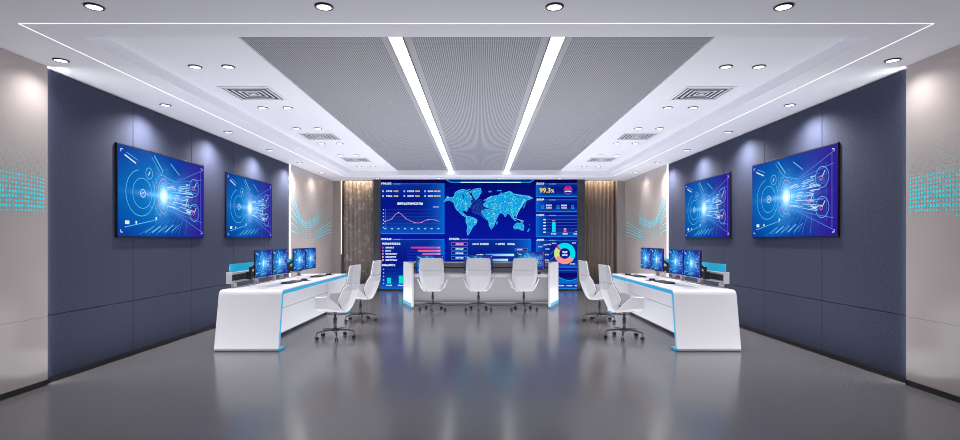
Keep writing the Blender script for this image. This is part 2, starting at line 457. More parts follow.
# ------------------------------------------------------------------ wall television picture
def tech_picture(W, Hh, full=True, seed=1):
    g = Gfx(0.0005); rng = random.Random(seed)
    def S(u, v): return ((u-0.5)*W, (v-0.5)*Hh)
    asp = W/Hh
    def base(u, v):
        c = mixc(rgb(0, 66, 160), rgb(0, 118, 196), max(0, 1-abs(u-0.3)*1.6-abs(v-0.5)*1.3))
        c = mixc(c, rgb(50, 26, 150), (u-0.6)/0.33)
        c = mixc(c, rgb(10, 30, 140), max(0, (abs(v-0.5)-0.32)*1.6)*(0.6+u*0.5))
        du, dv = (u-0.465)*asp, v-0.5
        d = math.hypot(du, dv*0.85)
        q = 1.0 if full else 1.35
        c = addc(c, (0.10, 0.55, 0.95), 0.55*math.exp(-(d/(0.20*q))**2))
        d2 = math.hypot(du*(1.0 if full else 1.5), dv*0.7)
        c = addc(c, (0.9, 0.95, 1.0), 1.1*math.exp(-(d2/(0.068*q))**2))
        c = addc(c, (0.30, 0.65, 0.95), 0.55*math.exp(-(dv/0.028)**2)*math.exp(-(du/0.42)**2))
        if u > 0.465: c = addc(c, (0.12, 0.35, 0.75), 0.55*math.exp(-((u-0.58)/0.15)**2)*math.exp(-(dv/(0.06+0.8*(u-0.42)))**4))
        return c
    g.grid(-W/2, -Hh/2, W/2, Hh/2, 72 if full else 36, 44 if full else 24, base)
    g.layer = 1
    wt = Hh*0.0062 if full else Hh*0.012
    cy = rgb(110, 205, 245); cy2 = rgb(70, 150, 230); wh = rgb(215, 240, 255)
    # perspective tunnel walls
    for v0, v1 in ((0.63, 0.93), (0.37, 0.07), (0.66, 0.80), (0.34, 0.2)):
        g.line(S(0.50, v0), S(0.97, v1), wt, cy2)
    g.path([S(0.955, 0.92), S(0.955, 0.08)], wt, cy2)
    g.path([S(0.90, 0.83), S(0.90, 0.17)], wt*0.7, cy2)
    g.path([S(0.37, 0.84), S(0.37, 0.16), S(0.52, 0.30), S(0.52, 0.70), S(0.37, 0.84)], wt*0.7, cy2)
    # streaks leaving the burst
    for _ in range(70 if full else 22):
        v = rng.uniform(-1, 1); a = rng.uniform(0.50, 0.78); L = rng.uniform(0.02, 0.12)
        k = 0.11 + (a-0.46)*0.30; k2 = 0.11 + (a+L-0.46)*0.30
        g.line(S(a, 0.5+v*k), S(min(0.9, a+L), 0.5+v*k2), wt*rng.uniform(0.7, 1.7), mixc(cy, wh, rng.random()))
    for _ in range(90 if full else 30):
        u = 0.465 + rng.gauss(0, 0.075); v = 0.5 + rng.gauss(0, 0.13); q = rng.uniform(0.004, 0.012)*(1 if full else 2)
        g.rect((u-0.5)*W, (v-0.5)*Hh, (u-0.5+q/asp)*W, (v-0.5+q*0.8)*Hh, mixc(cy, wh, rng.random()))
    def ring(u, v, r, w, c, **k): g.ring((u-0.5)*W, (v-0.5)*Hh, r*Hh, w, c, **k)
    ring(0.22, 0.50, 0.265, wt*1.1, cy, a0=0.55*PI, a1=2.2*PI); ring(0.235, 0.50, 0.175, wt, cy)
    ring(0.24, 0.50, 0.045, wt*1.3, wh); g.line(S(0.225, 0.49), S(0.255, 0.52), wt*1.5, wh)
    ring(0.305, 0.745, 0.065, wt*1.2, cy); g.line(S(0.295, 0.72), S(0.315, 0.77), wt*2, wh)
    ring(0.465, 0.5, 0.215, wt*1.2, rgb(250, 150, 160) if full else cy2, sx=0.55); ring(0.465, 0.5, 0.16, wt*1.2, cy, sx=0.6); ring(0.44, 0.5, 0.25, wt, cy, a0=0.5*PI, a1=1.5*PI, sx=0.6)
    for u, v, r in ((0.86, 0.67, 0.118), (0.86, 0.33, 0.118), (0.74, 0.42, 0.072)):
        ring(u, v, r, wt, cy); ring(u-0.01, v-0.01, 0.022, wt*1.3, rgb(240, 130, 150) if full else cy)
        g.line(S(u, v), S(u+0.03, v+0.07), wt*1.6, wh)
    for k in range(7):
        g.line(S(0.20+k*0.09, 0.02+0.002*k), S(0.46+k*0.05, 0.20+0.012*k), wt*0.8, cy2)
        a = 0.56+rng.random()*0.1; v = 0.56-k*0.02
        g.line(S(a, v+0.1), S(a+0.26, v+0.16), wt*0.7, cy2)
    for k in range(6):
        g.line(S(0.37+0.024*k, 0.16+0.023*k), S(0.37+0.024*k, 0.84-0.023*k), wt*0.5, rgb(60, 160, 230))
        u = 0.58+0.06*k; g.line(S(u, 0.63+0.036*k), S(u, 0.37-0.036*k), wt*0.5, rgb(70, 120, 220))
    # small captions and blocks
    g.rect(*S(0.065, 0.135), *S(0.105, 0.175), wh); g.rect(*S(0.165, 0.145), *S(0.18, 0.175), wh)
    g.line(S(0.06, 0.10), S(0.38, 0.20), wt*1.2, cy); g.rect(*S(0.375, 0.20), *S(0.39, 0.235), wh)
    g.line(S(0.06, 0.90), S(0.17, 0.83), wt*2.4, wh); g.line(S(0.08, 0.93), S(0.19, 0.87), wt, cy)
    g.path([S(0.33, 0.95), S(0.44, 0.76), S(0.60, 0.70)], wt, cy); g.line(S(0.36, 0.97), S(0.46, 0.80), wt*2.2, cy)
    g.line(S(0.55, 0.92), S(0.66, 0.80), wt*1.6, cy)
    for k in range(5):
        g.line(S(0.26+k*0.075, 0.04+k*0.006), S(0.36+k*0.075, 0.12+k*0.01), wt*(1+k % 2), cy)
        g.line(S(0.40+k*0.05, 0.05), S(0.46+k*0.05, 0.13), wt*0.8, cy2)
    for a, b_ in ((-1, -1), (1, 1), (-1, 1), (1, -1)):
        x, y = a*0.475*W, b_*0.455*Hh
        g.line((x, y), (x-a*0.02*W, y), wt*1.4, wh); g.line((x, y), (x, y-b_*0.03*Hh), wt*1.4, wh)
    return g.mesh('tech_picture', M['screen'])
tv_pic = tech_picture(1.915, 1.07); mon_pic = tech_picture(0.588, 0.362, full=False, seed=5)
def make_tv():
    r = empty('wall_television', (0, 0, 0))
    MB().box((-0.97, 0, 0), (0.97, 0.024, 1.10)).build('television_body', M['bezel'], r, bevel=0.003)
    link_mesh('display', tv_pic, r, (0, -0.0015, 0.55))
    return r
tvp = make_tv()
for s, side, rot in ((-1, 'left', PI/2), (1, 'right', -PI/2)):
    for i, y in enumerate((7.125, 9.77)):
        o = tvp if (s == -1 and i == 0) else copy_tree(tvp)
        o.location = (s*(XB-0.026), y, 1.43); o.rotation_euler = (0, 0, rot)
        tag(o, 'large wall television with blue light burst picture, %s one on the %s blue wall' % (('near', 'far')[i], side), 'television', 'wall televisions')

# ------------------------------------------------------------------ video wall
K = VW/533.33
def dashboard():
    g = Gfx(0.0012); rng = random.Random(11)
    X = lambda x: (x-99.5)*K
    Z = lambda y: (60.8-y)*K
    def R(x0, y0, x1, y1, c, c2=None): g.rect(X(x0), Z(y1), X(x1), Z(y0), c, c2)
    def Lp(pts, w, c): g.path([(X(a), Z(b_)) for a, b_ in pts], w*K, c)
    def P(pts, c): g.poly([(X(a), Z(b_)) for a, b_ in pts], c)
    def T(x0, y, x1, h, c): g.glyphs(X(x0), Z(y), X(x1), h*K, c, rng)
    wh = rgb(225, 235, 255); ye = rgb(245, 205, 90); lb = rgb(70, 150, 235)
    g.layer = 0
    def bg(u, v):
        x, y = u*197, (1-v)*110
        c = mixc(rgb(0, 6, 120), rgb(0, 20, 158), (y-10)/50)
        return mixc(rgb(0, 0, 58), c, y/8)
    g.grid(X(0), Z(110), X(197), Z(0), 20, 20, bg)
    g.layer = 1
    for k in range(9): Lp([(68+k*10, 6), (68+k*10, 57)], 0.14, rgb(10, 22, 150))
    for k in range(6): Lp([(66, 8+k*9), (152, 8+k*9)], 0.14, rgb(10, 22, 150))
    def panel(x0, y0, x1, y1, side=1):
        g.layer = 1
        def f(u, v):
            e = u if side > 0 else 1-u
            a = max(e**6, (1-v)**5*0.7, 0.2*v**5)
            return mixc(rgb(0, 14, 132), rgb(4, 104, 214), a)
        g.grid(X(x0), Z(y1), X(x1), Z(y0), 14, 12, f)
        g.layer = 2
        Lp([(x0, y0), (x1, y0)], 0.5, rgb(60, 120, 205)); Lp([(x0, y1), (x1, y1)], 0.55, rgb(40, 150, 225))
        T(x0+0.6, y0-0.3, x0+min(11, (x1-x0)*0.14+2.5), 1.9, wh); T(x0+13, y0+0.1, x0+20, 0.9, rgb(120, 180, 240))
    # ---- upper left: figures and line chart
    panel(0, 4.6, 64, 54.5)
    for y in (12, 16.8):
        for ix, a, b_, c_, d in ((2.5, 5.6, 11.8, 13.1, 18), (23.8, 26.8, 33.6, 34.7, 39.3), (44.5, 47.2, 52.5, 53.2, 60)):
            R(ix-0.8, y-0.9, ix+0.8, y+0.9, rgb(150, 190, 240)); T(a, y, b_, 1.5, wh); T(c_, y, d, 1.5, ye)
    T(16.5, 24.4, 42.5, 2.3, wh); T(52.4, 27.7, 58.6, 1.3, rgb(160, 180, 240))
    for y in (30.4, 34, 37.3, 40.8, 44.2, 48.2):
        Lp([(5, y), (59.5, y)], 0.22, rgb(40, 75, 185)); R(2.4, y-0.45, 3.4, y+0.45, wh)
    Lp([(5, 30), (5, 48.2)], 0.3, rgb(90, 120, 220))
    for x in (38, 88, 135, 183, 232, 282, 330, 378, 428): R(x/7.33-1.5, 49, x/7.33+0.5, 50, rgb(190, 205, 245))
    cv = [(35,318),(60,312),(88,298),(110,270),(135,252),(160,268),(190,298),(230,318),(255,328),(282,330),(305,325),(330,312),(350,306),(378,303),(405,308),(433,318)]
    g.layer = 3; Lp([(a/7.33-0.5, b_/7.33-1.2) for a, b_ in cv], 0.55, rgb(225, 120, 190))
    for a, b_ in cv[::2]: R(a/7.33-0.9, b_/7.33-1.6, a/7.33-0.1, b_/7.33-0.8, wh)
    # ---- lower left: ranking bars and columns
    panel(0, 60.2, 64, 109)
    T(1.6, 64.5, 20, 2.0, wh)
    ic = (rgb(200, 70, 180), rgb(225, 110, 140), rgb(225, 150, 170), rgb(240, 190, 110), rgb(240, 200, 160))
    for k, y in enumerate((68.4, 71.6, 74.7, 77.8, 80.9)):
        R(1.7, y-0.9, 3.0, y+0.9, ic[k]); T(4.8, y, (13.6, 10.6, 16.6, 15.5, 16.6)[k], 1.5, wh)
        R(26.5, y-0.9, 60, y+0.9, rgb(10, 40, 160))
        if k < 3:
            st = (30.5, 37.5, 41.8)[k]; g.layer = 3
            R(st, y-0.9, 60, y+0.9, (rgb(205, 50, 160), rgb(240, 100, 120), rgb(205, 90, 170))[k], (rgb(170, 90, 215), rgb(220, 110, 170), rgb(190, 120, 220))[k])
            R(56.5, y-0.7, 59.5, y+0.7, rgb(220, 190, 240)); g.layer = 2
    T(1.6, 85.9, 14.7, 2.0, wh)
    for y in (90.2, 93.7, 97.2, 100.8, 104.3): R(2.5, y-0.45, 3.5, y+0.45, wh); Lp([(5, y), (59, y)], 0.22, rgb(30, 60, 175))
    for x, h in ((6.5, 5.7), (18.3, 7.8), (30, 4.5), (42, 9)): R(x, 104.3-h, x+4, 104.3, rgb(0, 225, 200)); T(x-1, 106.2, x+5, 1.2, wh)
    # ---- centre top: header line and world map
    g.layer = 1
    P([(66, 0.7), (70.7, 2.9), (149.8, 2.9), (153.5, 0.7)], rgb(0, 40, 130))
    g.layer = 2; Lp([(66, 0.7), (70.7, 3.1), (149.8, 3.1), (153.5, 0.7)], 0.9, rgb(30, 150, 220)); g.layer = 3; Lp([(80, 3.1), (140.5, 3.1)], 0.9, rgb(190, 245, 255))
    mp = lambda pts: [(a/5.37+59.5, b_/5.37-1.2) for a, b_ in pts]
    lands = [
        [(22,127),(38,98),(56,106),(75,100),(82,76),(100,66),(122,61),(148,66),(165,74),(158,88),(168,100),(178,112),(162,122),(168,138),(158,156),(150,166),(143,180),(128,172),(120,182),(132,196),(147,208),(143,213),(118,198),(96,176),(82,160),(74,132),(50,118)],
        [(168,66),(190,58),(218,55),(222,75),(207,103),(192,117),(180,100),(172,84)],
        [(142,205),(165,205),(182,214),(200,226),(194,246),(176,262),(162,288),(150,309),(144,286),(148,258),(138,232)],
        [(238,152),(232,140),(246,128),(256,108),(276,98),(300,95),(320,92),(345,80),(375,70),(398,86),(440,92),(478,97),(500,108),(470,117),(456,127),(442,150),(430,166),(417,186),(404,200),(386,214),(376,196),(360,190),(351,210),(340,192),(325,186),(312,200),(296,178),(275,166),(255,160)],
        [(224,176),(250,166),(285,176),(300,192),(312,202),(300,228),(290,256),(276,276),(263,252),(258,226),(236,215),(222,196)],
        [(394,262),(404,248),(416,240),(428,244),(440,238),(452,260),(446,284),(430,276),(418,272),(400,274)],
        [(386,208),(398,212),(412,228),(404,232),(390,220)], [(420,224),(436,226),(452,236),(440,238)],
        [(446,158),(454,144),(458,128),(462,132),(456,150),(450,164)], [(466,290),(476,272),(484,270),(476,288)], [(478,250),(482,246),(483,256)],
        [(258,70),(276,68),(278,76),(262,77)], [(304,66),(330,64),(332,70),(308,71)], [(300,240),(308,228),(310,242),(303,252)], [(232,120),(242,112),(242,124)], [(140,66),(160,58),(166,64)],
        [(312,92),(330,76),(334,80),(320,94)], [(404,198),(412,196),(414,212),(406,212)],
    ]
    g.layer = 2
    for p in lands: P(mp(p), rgb(20, 160, 226))
    g.layer = 3
    for p in lands[:6]:
        q = mp(p); Lp(q+[q[0]], 0.35, rgb(90, 205, 240))
        xs = [a for a, _ in q]; ys = [b_ for _, b_ in q]
        def inside(x, y):
            r = False; j = len(q)-1
            for i in range(len(q)):
                if (q[i][1] > y) != (q[j][1] > y) and x < (q[j][0]-q[i][0])*(y-q[i][1])/(q[j][1]-q[i][1])+q[i][0]: r = not r
                j = i
            return r
        area = (max(xs)-min(xs))*(max(ys)-min(ys)); n = int(area*0.45)
        for _ in range(n):
            x = rng.uniform(min(xs), max(xs)); y = rng.uniform(min(ys), max(ys))
            if inside(x, y):
                k = rng.random(); e = rng.uniform(0.25, 0.6)
                R(x-e, y-e*0.7, x+e, y+e*0.7, rgb(150, 240, 245) if k < 0.35 else (rgb(20, 215, 225) if k < 0.7 else rgb(0, 110, 200)))
    g.layer = 4
    for k in range(14):
        a = (135+k*3, 105+k*6); b_ = (228+k*3, 120+k*9)
        Lp(mp([a, ((a[0]+b_[0])/2, (a[1]+b_[1])/2-8), b_]), 0.16, rgb(60, 130, 200))
    for p in ([(118,85),(130,100),(122,112)], [(150,70),(172,100),(178,118)], [(120,180),(150,200),(190,212)], [(150,160),(220,190),(262,248)]):
        Lp(mp(p), 0.9, rgb(0, 20, 110))
    for p in ([(455,118),(430,160),(410,205)], [(380,170),(396,215),(450,232)], [(240,120),(280,96)]): Lp(mp(p), 0.35, rgb(190, 235, 250))
    # ---- centre bottom
    panel(68, 60, 150.7, 109)
    for k, y in enumerate((63.2, 68, 72.4, 77)):
        c = rgb(180, 90, 190) if k == 0 else rgb(50, 130, 230)
        R(70.9, y, 87, y+3.3, c); g.layer = 3; R(71.4, y+0.5, 86.5, y+2.8, rgb(6, 20, 130)); g.layer = 4
        T(75, y+1.65, 83, 1.5, rgb(245, 190, 215) if k == 0 else wh); g.layer = 2
    T(92, 64.8, 98.5, 1.4, wh); T(99.5, 64.8, 108.4, 1.9, wh); T(115, 64.8, 117, 1.0, wh); T(117.4, 64.8, 124.5, 1.9, wh); T(127, 64.8, 134.6, 1.9, wh)
    R(134.6, 69, 147.3, 71.8, rgb(120, 130, 215)); g.layer = 3; R(135, 69.4, 146.9, 71.4, rgb(20, 20, 110)); g.layer = 4; T(136.5, 70.4, 142, 1.3, wh); g.layer = 2
    R(104.6, 74.6, 133.6, 76.9, rgb(0, 130, 230), rgb(190, 240, 255)); R(104.6, 79.6, 127.5, 81.9, rgb(0, 130, 230), rgb(190, 240, 255))
    T(96, 75.7, 103, 1.7, wh); T(96, 80.7, 103, 1.7, wh)
    # ---- right column
    panel(155.4, 4.6, 197, 17.5, -1)
    g.layer = 3
    g.mesh_of_text('99.3', X(159), Z(13.3), 6.6*K, rgb(250, 218, 70), bold=0.004)
    g.mesh_of_text('%', X(170.6), Z(13.3), 4.6*K, rgb(235, 205, 120), bold=0.003)
    g.ring(X(187.6), Z(10.8), 3.9*K, 0.6*K, rgb(205, 70, 150)); R(185, 8.5, 190.2, 10.4, rgb(225, 60, 130)); R(184.6, 11.5, 190.6, 12.5, wh); g.layer = 2
    panel(155.4, 20.6, 197, 32.6, -1)
    for x in (162.2, 177.5, 192.2):
        g.ring(X(x), Z(27.3), 1.3*K, 0.7*K, rgb(40, 140, 235), n=12); R(x-1.8, 29, x+1.8, 29.6, rgb(40, 140, 235))
        if x < 190: T(x+3.3, 26.2, x+9, 1.7, wh); T(x+3.3, 28.7, x+9, 1.5, rgb(230, 215, 180))
    panel(155.4, 36.1, 197, 57.5, -1)
    for y in (40.4, 43.4, 46.5, 49.7, 53): R(162.8, y-0.6, 165.4, y+0.6, wh); Lp([(166.5, y), (197, y)], 0.3, rgb(80, 110, 200))
    R(171.6, 42.7, 175.1, 53.1, rgb(0, 225, 240)); R(171.6, 40.9, 174.6, 41.8, rgb(235, 130, 170)); R(183.2, 50.8, 186, 53.1, rgb(235, 90, 120)); R(183.4, 49.3, 185.8, 50.2, wh); R(195, 52, 197, 53, rgb(240, 200, 100))
    for x in (170.7, 182.2, 193): T(x, 54.6, min(197, x+5), 1.4, wh)
    panel(155.4, 61, 197, 88, -1)
    g.layer = 3
    cx, cy = X(184.3), Z(74.3)
    for a0, a1, c in ((-0.62, 2.28, rgb(0, 222, 235)), (2.28, 2.55, rgb(225, 60, 110)), (2.55, 3.55, rgb(190, 235, 130)), (3.55, 5.66, rgb(250, 150, 140))):
        g.ring(cx, cy, 8.0*K, 5.2*K, c, a0=a0, a1=a1, n=30)
    T(181.7, 72.9, 187.1, 1.9, wh); T(181.7, 75.8, 187.1, 1.9, wh)
    for a, b_, y in ((158, 162, 67.4), (163, 166.4, 65.6), (167, 170.6, 65.2), (171.3, 175.5, 64.2), (165, 169, 69.8), (164.3, 168.5, 75.4), (163.6, 168.5, 81), (189.6, 194.6, 84.6), (191.5, 195.4, 63.8)):
        T(a, y, b_, 1.3, rgb(200, 210, 245))
    for p in ([(170, 75.4), (172, 73), (174, 71)], [(170, 81), (172, 79), (174, 77)], [(175.5, 64.5), (178, 66.5)]): Lp(p, 0.3, rgb(120, 150, 230))
    panel(155.4, 91, 197, 109.3, -1)
    g.layer = 3
    R(158, 93.5, 197, 98, rgb(2, 4, 100))
    wv = [(158, 99.5), (166, 95.5), (172, 96), (178, 97.8), (184, 100.6), (190, 101.6), (197, 99.2)]
    P(wv+[(197, 104.5), (158, 104.5)], rgb(0, 105, 205)); g.layer = 4; Lp(wv, 0.5, rgb(20, 190, 235))
    for x in (167, 178, 186, 194): T(x, 106.4, min(x+6, 197), 1.2, wh)
    return g.mesh('dashboard_picture', M['screen_wall'])
vw = empty('video_wall', (0, VW, 0), 0, 'floor to ceiling blue video wall with world map and data charts', 'video wall')
xl, xr = CAMX-2.752, CAMX+2.683
b = MB()
b.box((-2.92, 0.0, 0), (xl-0.002, 0.40, H-0.004)); b.box((xr+0.002, 0.0, 0), (2.93, 0.40, H-0.004)); b.box((xl-0.002, 0.0, 0), (xr+0.002, 0.4, 0.045)); b.box((xl-0.002, 0.012, 0.045), (xr+0.002, 0.4, H-0.004))
b.build('screen_frame', M['vwframe'], vw, bevel=0.004)
link_mesh('display', dashboard(), vw, (CAMX, 0.010, 1.4))

# ------------------------------------------------------------------ curtains
def curtain(x0, x1, ph, m, label):
    n = 160; vs = []; b = MB(); per = 0.118
    for j, z in enumerate((0.01, 1.0, 2.0, 3.24)):
        for i in range(n+1):
            x = x0 + (x1-x0)*i/n
            a = 2*PI*(x-x0)/per + ph
            vs.append((x + 0.012*math.sin(2*a), 15.34 + 0.045*math.sin(a) + 0.012*math.sin(a*0.37+j*0.5), z))
    b.add(vs, [(j*(n+1)+i, j*(n+1)+i+1, (j+1)*(n+1)+i+1, (j+1)*(n+1)+i) for j in range(3) for i in range(n)], 0, True)
    o = b.build('curtain', m)
    sm = o.modifiers.new('thick', 'SOLIDIFY'); sm.thickness = 0.004
    tag(o, label, 'curtain', 'pleated curtains')
curtain(-3.90, -2.96, 0.3, M['curtain_grey'], 'pleated taupe curtain with pale sheer pattern, left of the video wall')
curtain(2.96, 3.90, 1.1, M['curtain_brown'], 'pleated plain brown curtain right of the video wall')
for s, side in ((-1, 'left'), (1, 'right')):
    r = empty('curtain_cove_light', (s*3.43, 15.22, 3.24), 0, 'warm light strip hidden above the %s curtain' % side, 'light strip', 'warm curtain lights')
    MB().box((-0.47, -0.01, 0), (0.47, 0.01, 0.01)).build('top_strip', M['warm'], r)
    a = add_light('AREA', 'curtain_wash', (s*3.43, 15.24, 3.20), 5, (1, 0.80, 0.58), shape='RECTANGLE', size=0.9, size_y=0.03)
    a.rotation_euler = (math.radians(8), 0, 0)
o = MB().box((-3.928, 15.20, 1.0), (-3.915, 15.215, 3.2)).build('curtain_edge_light', M['warm'])
tag(o, 'vertical warm light strip at outer edge of the left curtain', 'light strip')

# ------------------------------------------------------------------ side desks
def ribbon_paths(pts, off):
    # pts: list of (y, z, ny, nz, t) ; offset by off*t along the inward normal
    return [(p[0]+p[2]*off*p[4], p[1]+p[3]*off*p[4]) for p in pts]
def desk_profile(L=3.67, lean=0.12, top=0.76, r=0.085, foot=0.24):
    # centred on y=0; outer skin of the waterfall with inward normals
    y0 = -L/2
    pts = []
    pts.append((y0+foot, 0.0, 0, 1, 0.35))
    pts.append((y0+0.05, 0.0, 0, 1, 0.40))
    for k in range(5):   # bottom corner
        a = math.radians(-90 - 22.5*k); rr = 0.014
        pts.append((y0+rr+rr*math.cos(a), rr+rr*math.sin(a), -math.cos(a), -math.sin(a), 0.45+0.11*k))
    ang = math.atan2(lean, top)
    for k in range(7):
        a = math.radians(180 - 15*k)
        t = k/6
        cx, cz = y0+lean+r, top-r
        pts.append((cx+r*math.cos(a), cz+r*math.sin(a), -math.cos(a), -math.sin(a), 1.0))
    full = pts + [(-p[0], p[1], -p[2], p[3], p[4]) for p in reversed(pts)]
    return full
def make_desk(s, side):
    root = empty('console_desk', (s*2.91, 8.515, 0), 0, 'long white waterfall console desk with cyan lit edge along the %s wall' % side, 'desk', 'white console desks')
    F = -s*0.41; B = s*0.395     # front (room side) and back edge, local x
    prof = desk_profile()
    th = 0.068
    o = ribbon_paths(prof, 0); i = ribbon_paths(prof, th)
    MB().ribbon(o, i, F, B).build('worktop_shell', M['white'], root, bevel=0.006, seg=2)
    o2 = ribbon_paths(prof, 0.012); i2 = ribbon_paths(prof, 0.056)
    MB().ribbon(o2, i2, F-s*0.003, F+s*0.012).build('edge_light', M['cyan'], root)
    xm = -s*0.04
    b = MB(); b.box((xm, -1.66, 0.05), (xm+s*0.02, 1.66, 0.40)); b.build('modesty_panel', M['white_in'], root, bevel=0.002)
    MB().box((xm+s*0.002, -1.66, 0.404), (xm+s*0.02, 1.66, 0.70)).build('upper_panel', M['white_in'], root)
    MB().box((xm+s*0.012, -1.66, 0.0), (xm+s*0.3, 1.66, 0.05)).build('plinth', M['black'], root)
    # slat rail along the back edge
    xr0, xr1 = s*0.355, s*0.43
    rail = MB()
    ya, yb = -1.42, 1.30
    rail.box((xr0, ya, 0.935), (xr1, yb, 0.965)); rail.box((xr0, ya, 0.825), (xr1, yb, 0.85)); rail.box((xr0+s*0.05, ya, 0.85), (xr1, yb, 0.935))
    rail.box((xr0-s*0.0, ya-0.012, 0.815), (xr1+s*0.004, ya, 0.972)); rail.box((xr0, yb, 0.815), (xr1+s*0.004, yb+0.012, 0.972))
    ro = rail.build('monitor_rail', M['alu'], root, bevel=0.004)
    MB().box((xr0+s*0.03, ya+0.01, 0.852), (xr0+s*0.049, yb-0.01, 0.933)).build('rail_slot', M['slot'], ro)
    for y in (-1.36, -0.66, 0.02, 0.36, 1.22):
        MB().box((xr0-s*0.02, y-0.035, 0.762), (xr0+s*0.03, y+0.035, 0.824)).build('bracket', M['alu'], ro, bevel=0.004)
    MB().box((s*0.30, -1.30, 0.7605), (s*0.325, 1.2, 0.7625)).build('cable_slot', M['slot'], root)
    for y0_, y1_ in ((-1.39, -0.05), (0.0, 1.28)):
        MB().box((s*0.400, y0_, 0.966), (s*0.408, y1_, 1.075)).build('privacy_screen', M['glass'], root, bevel=0.0015)
    return root
make_desk(-1, 'left'); make_desk(1, 'right')

# monitors
def make_monitor(arm):
    r = empty('computer_monitor', (0, 0, 0))
    MB().box((-0.301, 0, 0), (0.301, 0.016, 0.377)).build('screen_frame', M['bezel'], r, bevel=0.003)
    MB().box((-0.15, 0.016, 0.08), (0.15, 0.035, 0.30)).build('rear_housing', M['plastic'], r, bevel=0.008)
    link_mesh('display', mon_pic, r, (0, -0.0015, 0.1885))
    if arm:
        b = MB(); b.box((-0.05, 0.035, 0.13), (0.05, 0.05, 0.23)); b.tube([(0, 0.05, 0.18), (0, 0.12, 0.16), (0, 0.19, 0.10)], 0.018, flat=1.2)
        b.cyl((0, 0.19), 0.022, -0.04, 0.14, n=16); b.box((-0.035, 0.165, -0.035), (0.035, 0.238, 0.075))
        b.build('support_arm', M['plastic'], r, bevel=0.003)
    else:
        b = MB(); b.tube([(0, 0.045, 0.18), (0, 0.08, 0.12), (0, 0.085, -0.005)], 0.016); b.box((-0.11, -0.02, -0.0045), (0.11, 0.15, 0.004))
        b.build('stand', M['alu'], r, bevel=0.003)
    return r
mp_ = make_monitor(True); used = False
names = ('nearest', 'second', 'third', 'farthest')
for s, side, rot in ((-1, 'left', PI/2), (1, 'right', -PI/2)):
    for i, y in enumerate((7.505, 8.115, 8.985, 9.59)):
        o = copy_tree(mp_) if used else mp_; used = True
        o.location = (s*3.01, y, 0.884); o.rotation_euler = (0, 0, rot)
        tag(o, '%s of the four blue computer monitors in a row above the %s console desk' % (names[i], side), 'monitor', 'monitors on the side desks')
ms_ = make_monitor(False)
for i, (x, y, z, rz, w) in enumerate(((-1.04, 11.42, 0.700, 0.33, 'left'), (0.0, 11.42, 0.700, -0.08, 'middle'), (1.10, 11.30, 0.775, -0.06, 'right'))):
    o = ms_ if i == 0 else copy_tree(ms_)
    o.location = (x, y, z); o.rotation_euler = (0, 0, rz)
    if i == 2:
        for ch in o.children:
            if ch.name.startswith('stand'):
                b = MB(); b.tube([(0, 0.045, 0.18), (0, 0.08, 0.12), (0, 0.085, -0.06)], 0.016); b.box((-0.11, -0.02, -0.079), (0.11, 0.15, -0.070))
                q = b.build('stand', M['alu']); ch.data = q.data; bpy.data.objects.remove(q)
    tag(o, 'blue computer monitor on the central desk, behind the %s chair' % w, 'monitor', 'monitors on the central desk')

# keyboards and mice
def make_keyboard():
    r = empty('keyboard', (0, 0, 0))
    MB().prism([(-0.07, 0), (0.07, 0), (0.07, 0.022), (-0.07, 0.012)], 'x', -0.22, 0.22).build('keyboard_base', M['plastic'], r, bevel=0.003)
    b = MB()
    for j in range(5):
        for i in range(15):
            y = -0.058 + j*0.024; z = 0.0125 + (y+0.07)*0.0714
            b.box((-0.21+i*0.028, y, z), (-0.21+i*0.028+0.024, y+0.02, z+0.005))
    b.build('keys', M['keys'], r)
    return r
def make_mouse():
    r = empty('computer_mouse', (0, 0, 0))
    b = MB(); prof = [(0.0, 0.034), (0.018, 0.032), (0.028, 0.022), (0.032, 0.010), (0.030, 0.0), (0.0, 0.0)]
    b.lathe(prof, n=20, closed=False)
    b.v = [(x, y*1.7, z*(1.0-0.25*(y > 0.01))) for x, y, z in b.v]
    b.build('mouse_shell', M['plastic'], r)
    w = MB(); w.box((-0.004, 0.018, 0.02), (0.004, 0.036, 0.031)); w.build('scroll_wheel', M['keys'], r, bevel=0.001)
    return r
def mousepad(x, y, z, rot, label):
    o = MB().box((-0.11, -0.09, 0), (0.11, 0.09, 0.003)).build('mouse_pad', M['plastic'], bevel=0.001)
    o.location = (x, y, z); o.rotation_euler = (0, 0, rot); tag(o, label, 'mouse pad', 'mouse pads')
kb = make_keyboard(); ms = make_mouse(); uk = False
for s, side, rot in ((-1, 'left', PI/2), (1, 'right', -PI/2)):
    for i, (y, ym) in enumerate(((7.98, 8.40), (9.33, 9.76))):
        wh_ = ('near', 'far')[i]
        o = copy_tree(kb) if uk else kb; o.location = (s*2.79, y, 0.7605); o.rotation_euler = (0, 0, rot + s*0.06)
        tag(o, 'black keyboard on the %s console desk, %s one of its two' % (side, wh_), 'keyboard', 'keyboards')
        o = copy_tree(ms) if uk else ms; o.location = (s*2.74, ym, 0.764); o.rotation_euler = (0, 0, rot)
        tag(o, 'black computer mouse on the %s console desk, %s one of its two' % (side, wh_), 'mouse', 'computer mice')
        mousepad(s*2.74, ym, 0.7605, rot, 'thin black mouse pad under the %s mouse on the %s console desk' % (wh_, side)); uk = True

